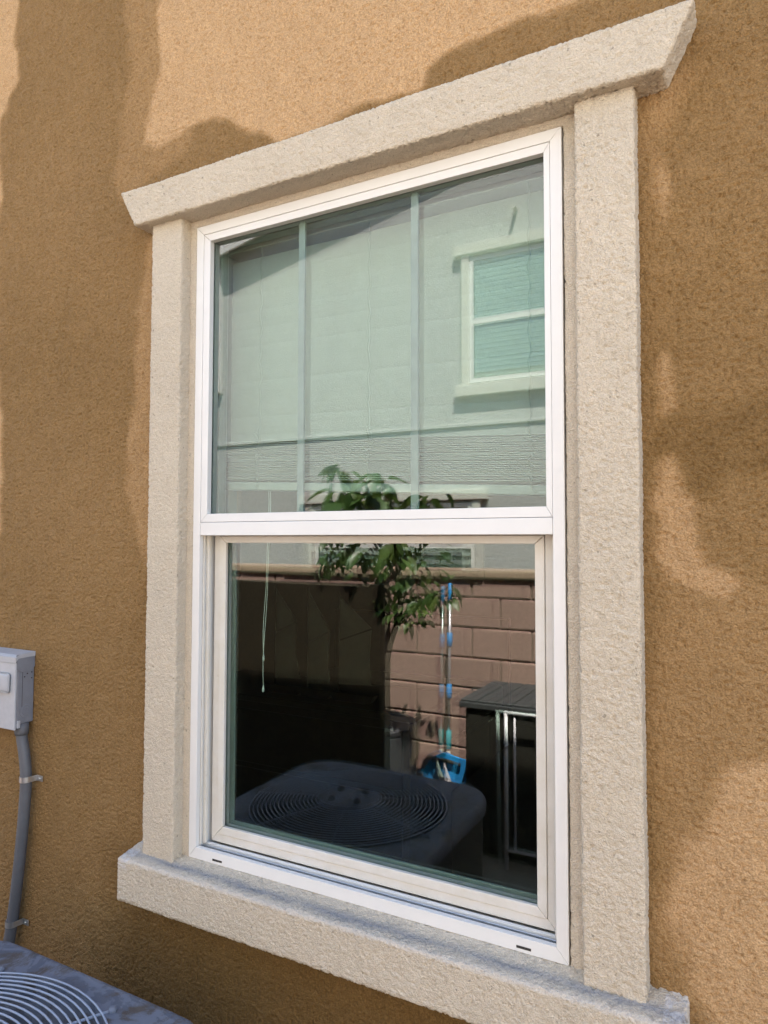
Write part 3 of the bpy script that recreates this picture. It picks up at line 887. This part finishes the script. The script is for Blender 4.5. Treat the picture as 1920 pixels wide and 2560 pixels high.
# top cover: skirt, rounded edge, plate with a round opening
nseg = 72
def polar_sq(h, rad):
    out = []
    base = rsq(0, 0, h, rad, 24)
    for j in range(nseg):
        a = 2 * PI * j / nseg
        best = None
        d = Vector((math.cos(a), math.sin(a)))
        for p, q in zip(base, base[1:] + base[:1]):
            p_, q_ = Vector(p), Vector(q)
            den = d.x * (q_.y - p_.y) - d.y * (q_.x - p_.x)
            if abs(den) < 1e-9: continue
            t = (p_.x * (q_.y - p_.y) - p_.y * (q_.x - p_.x)) / den
            s = (p_.x * d.y - p_.y * d.x) / den
            if t > 0 and -1e-6 <= s <= 1 + 1e-6: best = t
        out.append((AX + d.x * best, AY + d.y * best))
    return out
def circ(r):
    return [(AX + r * math.cos(2 * PI * j / nseg), AY + r * math.sin(2 * PI * j / nseg)) for j in range(nseg)]
L = []
for h, z in ((0.376, AT - 0.052), (0.380, AT - 0.050), (0.380, AT - 0.016), (0.377, AT - 0.006), (0.370, AT - 0.001), (0.362, AT)):
    L.append([(x, y, z) for x, y in polar_sq(h, 0.135)])
for r, z in ((0.337, AT), (0.329, AT + 0.003), (0.325, AT + 0.002), (0.322, AT - 0.012), (0.320, AT - 0.14)):
    L.append([(x, y, z) for x, y in circ(r)])
loft('top_cover', L, 'ac', ac, (False, False), True)
for dx, dy, rot in ((0.245, 0.30, 0.0), (0.290, 0.285, 0.0)):
    pass
for s1, s2 in ((1, 1), (1, -1), (-1, 1), (-1, -1)):
    for off in (0.0, 0.043):
        x = AX + s1 * (0.205 + off) + s1 * 0.06; y = AY + s2 * (0.345 - off * 0.5)
        d = Vector((0.0 if s2 > 0 else 0, -s2 * (0.10 - off * 0.3), 0))
        into(tube('rib', [Vector((x, y, AT - 0.0015)), Vector((x, y, AT - 0.0015)) + d], 0.0045, 'ac', None, 8), ac)
into(lathe('fan_well', [(0.318, AT - 0.16), (0.318, AT - 0.155)], 'ac_dark', None, 40, (AX, AY, 0)), ac)
for b in range(4):
    bm = bmesh.new()
    V_ = []
    for i in range(6):
        r = 0.07 + 0.040 * i
        for t, zz in ((-0.32, -0.075), (0.0, -0.095), (0.42, -0.120)):
            a = b * PI / 2 + 0.5 + t * (0.6 + 0.5 * i / 5) + 0.25 * i / 5
            V_.append(bm.verts.new((AX + r * math.cos(a), AY + r * math.sin(a), AT + zz)))
    for i in range(5):
        for k in range(2):
            bm.faces.new((V_[i * 3 + k], V_[i * 3 + k + 1], V_[i * 3 + k + 4], V_[i * 3 + k + 3]))
    bmesh.ops.solidify(bm, geom=list(bm.faces), thickness=0.002)
    into(bm_obj('fan_blade', bm, 'ac_dark', None, True), ac)
def dome(r):
    return AT + 0.006 + 0.020 * (1 - (r / 0.345) ** 2)
for i in range(17):
    r = 0.108 + (0.322 - 0.108) * i / 16
    into(tube('guard_ring', [(AX + r * math.cos(a * PI / 32), AY + r * math.sin(a * PI / 32), dome(r)) for a in range(64)], 0.0020, 'wire', None, 6, True), ac)
for k in range(7):
    a = k * 2 * PI / 7 + 0.3
    into(tube('guard_spoke', [(AX + r * math.cos(a), AY + r * math.sin(a), dome(r) - 0.0045) for r in (0.09, 0.15, 0.2, 0.24, 0.28, 0.325, 0.335)], 0.0028, 'wire', None, 6), ac)
    into(lathe('clip', [(0.008, 0), (0.008, 0.004), (0.004, 0.008)], 'ac', None, 8, (AX + 0.343 * math.cos(a), AY + 0.343 * math.sin(a), AT)), ac)
hb = into(lathe('hub', [(0.104, AT + 0.018), (0.104, AT + 0.024), (0.096, AT + 0.029), (0.02, AT + 0.032)], 'ac', None, 32, (AX, AY, 0)), ac)
for k in range(4):
    a = k * PI / 2 + 0.6
    into(lathe('bolt', [(0.013, AT + 0.029), (0.013, AT + 0.034), (0.007, AT + 0.041)], 'ac_dark', None, 8, (AX + 0.062 * math.cos(a), AY + 0.062 * math.sin(a), 0)), ac)
into(lathe('motor', [(0.075, AT - 0.10), (0.075, AT + 0.012)], 'ac_dark', None, 20, (AX, AY, 0)), ac)

# the round one across the yard
bx, by = -1.02, -2.60
a2 = thing('round_condenser', 'round dark grey condenser reflected before the block wall', 'air conditioner', (bx, by, GZ))
into(box('pad', bx - 0.34, bx + 0.34, by - 0.34, by + 0.34, GZ - 0.01, GZ + 0.05, 'concrete', None, 0.004), a2)
into(lathe('body', [(0.28, GZ + 0.0505), (0.30, GZ + 0.07), (0.30, -0.47), (0.29, -0.45)], 'ac2', None, 40, (bx, by, 0)), a2)
into(lathe('top_cover', [(0.306, -0.4495), (0.306, -0.43), (0.28, -0.415), (0.26, -0.412), (0.25, -0.43)], 'ac2', None, 40, (bx, by, 0)), a2)
for i in range(8):
    r = 0.07 + 0.024 * i
    into(tube('guard_ring', [(bx + r * math.cos(a * PI / 20), by + r * math.sin(a * PI / 20), -0.408) for a in range(40)], 0.003, 'ac2', None, 5, True), a2)

# ================================================================== BLOCK WALL
bw = thing('block_wall', 'reddish brown block boundary wall with cap stones reflected in the lower pane', 'wall', (-0.6, -3.1, GZ))
into(box('mortar_core', -5.2, 2.0, -3.185, -3.012, GZ - 0.1, 0.496, 'mortar'), bw)
def make_block(l, d, h):
    bm = bmesh.new()
    add_box(bm, 0, l, -d, 0, 0, h, 0.009, 2)
    me = bpy.data.meshes.new('block')
    for q in bm.verts:
        q.co += Vector((0, noise.noise(q.co * 9) * 0.002, noise.noise(q.co * 7 + Vector((3, 1, 2))) * 0.0015))
    bm.to_mesh(me); bm.free(); me.materials.append(M['block'])
    return me
bmsh = make_block(0.395, 0.2, 0.191)
for c in range(8):
    z0 = -1.032 + c * 0.2 - 0.0
    off = -0.273 if c % 2 == 0 else -0.470
    for i in range(-12, 6):
        x = off + i * 0.406
        if x < -5.2 or x + 0.4 > 2.1: continue
        if c == 7: continue
        o = link('block', bmsh)
        o.location = (x + 0.007, -3.0 + random.uniform(-0.002, 0.002), z0 + 0.004)
        o.rotation_euler = (random.uniform(-0.004, 0.004), 0, random.uniform(-0.004, 0.004))
        into(o, bw)
# top course is cut, then the caps
tops = make_block(0.392, 0.2, 0.119)
for i in range(-12, 6):
    x = -0.470 + i * 0.406
    o = link('block', tops); o.location = (x + 0.007, -3.0, 0.372); into(o, bw)
    bm = None
cm = bpy.data.meshes.new('cap_stone')
bm = bmesh.new(); add_box(bm, 0, 0.400, -0.245, 0, 0, 0.056, 0.010, 2); bm.to_mesh(cm); bm.free(); cm.materials.append(M['cap'])
for i in range(-12, 6):
    o = link('cap_stone', cm); o.location = (-0.37 + i * 0.406, -2.974 + random.uniform(-0.003, 0.003), 0.499)
    o.rotation_euler = (0, random.uniform(-0.006, 0.006), random.uniform(-0.006, 0.006)); into(o, bw)

# ------------------------------------------------------------------ dark screen
scn = thing('privacy_screen', 'dark brown board screen hiding part of the block wall in the reflection', 'screen', (-1.4, -2.17, GZ))
for i in range(13):
    x1 = -0.684 - i * 0.108
    into(box('board', x1 - 0.106, x1, -2.185, -2.160, GZ + 0.02, 0.49, 'brown', None, 0.002), scn)
for zz in (-0.75, 0.30):
    into(box('crossbar', -2.08, -0.70, -2.225, -2.187, zz, zz + 0.08, 'brown', None, 0.002), scn)
for x in (-0.76, -1.40, -2.04):
    into(box('post', x - 0.04, x + 0.04, -2.31, -2.227, GZ - 0.02, 0.47, 'brown', None, 0.003), scn)

# ------------------------------------------------------------------ deck box
dk = thing('deck_box', 'charcoal resin deck box with planked lid against the block wall', 'storage box', (0.3, -2.6, GZ))
into(box('body', -0.262, 0.92, -2.885, -2.345, GZ, -0.195, 'resin_b', None, 0.012, 2), dk)
for i in range(9):
    into(box('side_panel', -0.24 + i * 0.127, -0.24 + i * 0.127 + 0.120, -2.3448, -2.337, GZ + 0.04, -0.22, 'resin_b', None, 0.003), dk)
lid = into(box('lid', -0.290, 0.95, -2.915, -2.318, -0.1945, -0.160, 'resin', None, 0.006, 2), dk)
for i in range(12):
    into(box('lid_plank', -0.282 + i * 0.1025, -0.282 + i * 0.1025 + 0.0925, -2.905, -2.328, -0.1598, -0.147, 'resin', None, 0.003), dk)

# ------------------------------------------------------------------ white tube frame leaning there
fr = thing('white_frame', 'white tubular metal frame standing before the deck box', 'metal frame', (0.3, -2.26, GZ))
def sqbar(name, a, b, w=0.011):
    into(tube(name, [a, b], w, 'white_metal', None, 8), fr)
sqbar('upright', (0.004, -2.26, GZ), (0.004, -2.26, -0.178))
sqbar('upright', (0.60, -2.26, GZ), (0.60, -2.26, -0.178))
sqbar('top_bar', (-0.006, -2.26, -0.178), (0.61, -2.26, -0.178), 0.010)
sqbar('inner_bar', (0.052, -2.262, -0.90), (0.052, -2.262, -0.20), 0.007)
sqbar('inner_bar', (0.552, -2.262, -0.90), (0.552, -2.262, -0.20), 0.007)
sqbar('lower_bar', (0.014, -2.26, -0.90), (0.59, -2.26, -0.90), 0.008)

# ------------------------------------------------------------------ mop
mp = thing('mop', 'long handled blue and teal mop leaning on the block wall', 'mop', (-0.55, -2.79, GZ))
P0, P1 = Vector((-0.553, -2.79, -0.88)), Vector((-0.610, -2.972, 0.46))
def at(t):
    return P0 + (P1 - P0) * t
def tz(z):
    return (z - P0.z) / (P1.z - P0.z)
into(tube('handle', [at(tz(-0.55)), at(tz(0.44))], 0.0105, 'chrome', None, 10), mp)
into(tube('grip', [at(tz(0.33)), at(tz(0.335)), at(tz(0.455)), at(tz(0.46))], [0.008, 0.0145, 0.0145, 0.006], 'blue', None, 10), mp)
for za, zb, mt in ((0.045, 0.135, 'blue'), (-0.285, -0.195, 'blue'), (-0.60, -0.485, 'teal')):
    into(tube('sleeve', [at(tz(za)), at(tz(za + 0.004)), at(tz(zb - 0.004)), at(tz(zb))], [0.014, 0.019, 0.019, 0.014], mt, None, 10), mp)
into(tube('neck', [at(tz(-0.61)), at(tz(-0.70))], [0.014, 0.016], 'mopw', None, 10), mp)
arc = [(-0.735, -0.99), (-0.735, -0.8), (-0.71, -0.715), (-0.66, -0.655), (-0.6, -0.622), (-0.56, -0.608), (-0.52, -0.625), (-0.46, -0.64), (-0.4, -0.64), (-0.36, -0.68), (-0.34, -0.78), (-0.34, -0.99)]
into(prism('splash_shield', arc, 'y', -2.80, -2.785, 'blue', None, 0.004), mp)
rnd = random.Random(3)
for i in range(34):
    x = -0.655 + 0.0055 * i + rnd.uniform(-0.004, 0.004)
    zt = -0.655 - 0.06 * abs(i - 17) / 17 + rnd.uniform(-0.01, 0.01)
    P = [(-0.56 + (x + 0.56) * min(1, q * 1.6), -2.755 + rnd.uniform(-0.02, 0.012), zt - 0.27 * q) for q in (0, 0.15, 0.35, 0.6, 0.85, 1.0)]
    into(tube('yarn', P, 0.0045, 'mopg', None, 5), mp)
into(tube('clamp', [(-0.65, -2.768, -0.665), (-0.56, -2.768, -0.655), (-0.46, -2.768, -0.67)], 0.012, 'gap', None, 8), mp)

# ------------------------------------------------------------------ tree
tr = thing('young_tree', 'young broad leaved tree reflected before the block wall', 'tree', (-0.74, -2.42, GZ))
trunk = smooth_path([(-0.86, -2.44, GZ - 0.02), (-0.86, -2.43, -0.6), (-0.83, -2.41, -0.2), (-0.765, -2.38, 0.1), (-0.675, -2.35, 0.32), (-0.68, -2.33, 0.55), (-0.71, -2.32, 0.8)], 6)
into(tube('trunk', trunk, [0.030 - 0.019 * i / (len(trunk) - 1) for i in range(len(trunk))], 'bark', None, 9), tr)
rnd = random.Random(11)
def leaf_mesh(l, w, fold, droop):
    V, F = [], []
    n = 6
    for i in range(n + 1):
        t = i / n
        ww = w * (math.sin(PI * t ** 0.8)) ** 0.8 if 0 < t < 1 else 0.0008
        zc = -droop * t * t
        V += [(-ww, l * t, zc + fold * ww), (0, l * t, zc), (ww, l * t, zc + fold * ww)]
    for i in range(n):
        a = 3 * i
        F += [(a, a + 1, a + 4, a + 3), (a + 1, a + 2, a + 5, a + 4)]
    me = bpy.data.meshes.new('leaf')
    me.from_pydata(V, [], F)
    me.materials.append(M['leaf'])
    me.polygons.foreach_set('use_smooth', [True] * len(F))
    return me
LM = [leaf_mesh(0.125, 0.030, 0.40, 0.035), leaf_mesh(0.10, 0.026, 0.25, 0.04), leaf_mesh(0.145, 0.033, 0.5, 0.03), leaf_mesh(0.075, 0.020, 0.3, 0.02)]
# twigs reach from the trunk to these leaf clusters (x, y, z, leaves, spread)
clus = [(-0.99, -2.28, 1.16, 9, 0.09), (-0.97, -2.24, 1.02, 13, 0.11), (-1.07, -2.30, 0.92, 10, 0.08), (-0.84, -2.26, 1.00, 14, 0.12), (-0.70, -2.22, 1.10, 12, 0.10), (-0.66, -2.26, 0.96, 15, 0.12),
        (-0.40, -2.28, 0.98, 9, 0.07), (-0.90, -2.20, 0.82, 20, 0.13), (-1.06, -2.26, 0.72, 17, 0.12), (-1.16, -2.34, 0.62, 12, 0.09), (-0.95, -2.40, 0.62, 18, 0.12), (-0.78, -2.24, 0.76, 16, 0.12),
        (-0.60, -2.20, 0.72, 20, 0.13), (-0.46, -2.26, 0.66, 14, 0.10), (-0.70, -2.42, 0.56, 16, 0.12), (-0.58, -2.28, 0.50, 20, 0.12), (-0.45, -2.22, 0.44, 18, 0.10), (-0.33, -2.26, 0.48, 12, 0.08), (-0.66, -2.24, 0.34, 14, 0.09), (-0.55, -2.30, 0.33, 12, 0.08)]
nb = 0
for cx, cy_, cz, nl, sp in clus:
    zt = min(0.78, max(0.22, cz - 0.32))
    base = min(trunk, key=lambda p: abs(p.z - zt))
    mid = base.lerp(Vector((cx, cy_, cz)), 0.55) + Vector((0, 0, 0.04))
    into(tube('branch', smooth_path([base, mid, (cx, cy_, cz)], 4), [0.0095 - 0.0065 * i / 8 for i in range(9)], 'bark', None, 6), tr)
    for k in range(nl):
        d = Vector((rnd.gauss(0, 1), rnd.gauss(0, 1), rnd.gauss(0, 0.9))).normalized() * sp * 1.25 * rnd.uniform(0.25, 1.0)
        o = link('leaf', LM[rnd.randrange(4)])
        o.location = Vector((cx, cy_, cz)) + d
        out = math.atan2(d.y, d.x) - PI / 2 + rnd.uniform(-0.7, 0.7)
        o.rotation_euler = (math.radians(rnd.uniform(-80, 5)), rnd.uniform(-0.5, 0.5), out)
        s = (rnd.uniform(0.45, 0.7) if k % 5 in (1, 3) else rnd.uniform(0.75, 1.15)) * (1.25 if cz > 0.85 else 1.0)
        o.scale = (s * (1.25 if cz > 0.85 else 1.05), s, s)
        into(o, tr)
        nb += 1

# ================================================================== NEIGHBOUR'S HOUSE
nb_ = thing('neighbour_house', 'pale two storey stucco house in sun reflected in the upper pane', 'house', (0, -5.5, GZ))
NX0, NX1, RX = -4.90, 8.0, 1.9
def rz(x):
    return 4.39 + 0.212 * (x + 4.9) if x < RX else 4.39 + 0.212 * (RX + 4.9) - 0.212 * (x - RX)
into(prism('wall', [(NX0, GZ - 0.1), (NX1, GZ - 0.1), (NX1, rz(NX1)), (RX, rz(RX)), (NX0, rz(NX0))], 'y', -12, -5.5, 'nstucco'), nb_)
for x0, x1 in ((NX0 - 0.35, RX), (RX, NX1 + 0.35)):
    e0, e1 = rz(x0), rz(x1)
    into(prism('roof', [(x0, e0 + 0.02), (x1, e1 + 0.02), (x1, e1 + 0.14), (x0, e0 + 0.14)], 'y', -12.2, -5.325, 'roof'), nb_)
    into(prism('rake_board', [(x0, e0 - 0.09), (x1, e1 - 0.09), (x1, e1 + 0.10), (x0, e0 + 0.10)], 'y', -5.324, -5.290, 'fascia'), nb_)
into(box('ledge', NX0 - 0.01, NX1, -5.4995, -5.478, 1.945, 1.985, 'nstucco', None, 0.006), nb_)
into(box('downspout', -4.875, -4.775, -5.498, -5.42, 2.63, 4.25, 'fascia', None, 0.006), nb_)
def nwindow(x0, x1, z0, z1, mid, slats, tr_=0.09, pitch_=0.05, tilt=0.9, grid=(), sl='nslat'):
    w = bpy.data.objects.new('window', None); COL.objects.link(w); into(w, nb_)
    def add(nm, *a, **k):
        o = box(nm, *a, **k); o.parent = w; return o
    add('head_trim', x0 - tr_ - 0.08, x1 + tr_ + 0.08, -5.4995, -5.43, z1 + 0.03, z1 + 0.14, 'ntrim', bev=0.006)
    add('side_trim', x0 - tr_, x0 - 0.002, -5.4993, -5.45, z0 - 0.02, z1 + 0.0295, 'ntrim', bev=0.006)
    add('side_trim', x1 + 0.002, x1 + tr_, -5.4993, -5.45, z0 - 0.02, z1 + 0.0295, 'ntrim', bev=0.006)
    add('sill', x0 - tr_ - 0.06, x1 + tr_ + 0.06, -5.4995, -5.42, z0 - 0.14, z0 - 0.0205, 'ntrim', bev=0.006)
    f = 0.045
    add('frame', x0, x0 + f, -5.4992, -5.465, z0, z1, 'vinyl'); add('frame', x1 - f, x1, -5.4992, -5.465, z0, z1, 'vinyl')
    add('frame', x0 + f, x1 - f, -5.4992, -5.466, z1 - f, z1, 'vinyl'); add('frame', x0 + f, x1 - f, -5.4992, -5.466, z0, z0 + f, 'vinyl')
    if mid: add('meeting_rail', x0 + f, x1 - f, -5.4925, -5.464, mid - 0.03, mid + 0.03, 'vinyl')
    for gx in grid: add('grid_bar', gx - 0.01, gx + 0.01, -5.4795, -5.4755, mid + 0.03, z1 - f, 'vinyl')
    add('backing', x0 + f, x1 - f, -5.4990, -5.4955, z0 + f, z1 - f, 'fardark')
    z = z1 - f - 0.02
    sm_ = None
    while z > z0 + f:
        if sm_ is None:
            sm_ = add('slat', x0 + f + 0.01, x1 - f - 0.01, -0.0045, 0.0045, -slats / 2, slats / 2, sl)
            o = sm_
        else:
            o = dup(sm_, w)
        o.location = (0, -5.4885, z)
        z -= pitch_
    add('pane', x0 + f, x1 - f, -5.4745, -5.4725, z0 + f, z1 - f, 'nglass')
nwindow(-1.385, 0.05, 2.40, 3.74, 3.05, 0.040, grid=(-0.92, -0.46), pitch_=0.05)
nwindow(-3.36, -1.36, 0.22, 1.14, 0.70, 0.045, pitch_=0.092, sl='nshutter')
st = into(lathe('vent_stub', [(0.02, 0), (0.02, 0.10), (0.028, 0.10), (0.028, 0.12)], 'ntrim', None, 12), nb_)
st.matrix_parent_inverse = Matrix.Translation(nb_.location).inverted() @ Matrix.Translation((-0.885, -5.499, 4.15)) @ Matrix.Rotation(-PI / 2, 4, 'X')

# ------------------------------------------------------------------ house beyond
fh = thing('far_house', 'grey house beyond the neighbour with a tall barred window', 'house', (-9, -9.5, GZ))
into(box('wall', -14, -7.2, -15, -9.0, GZ - 0.1, 6.8, 'farwall'), fh)
fw = into(box('window', -8.40, -7.97, -8.999, -8.96, 3.75, 5.55, 'vinyl', None, 0.004), fh)
o = box('pane', -8.36, -8.01, -8.959, -8.955, 3.79, 5.51, 'nglass'); o.parent = fw
for i in range(6):
    o = box('bar', -8.36, -8.01, -8.954, -8.945, 4.02 + i * 0.25, 4.05 + i * 0.25, 'fardark'); o.parent = fw
into(box('gutter', -14, -7.0, -8.95, -8.55, 3.26, 3.34, 'fascia', None, 0.01), fh)
into(prism('porch_roof', [(-8.999, 3.6), (-8.60, 3.35), (-8.60, 3.26), (-8.999, 3.26)], 'x', -14, -7.0, 'roof'), fh)
into(box('porch_wall', -14, -7.25, -8.998, -8.85, GZ, 3.1, 'fardark'), fh)
into(prism('roof', [(-15.5, 6.81), (-8.2, 6.62), (-8.2, 6.80), (-11.5, 8.6), (-15.5, 6.99)], 'x', -14.4, -6.2, 'roof'), fh)
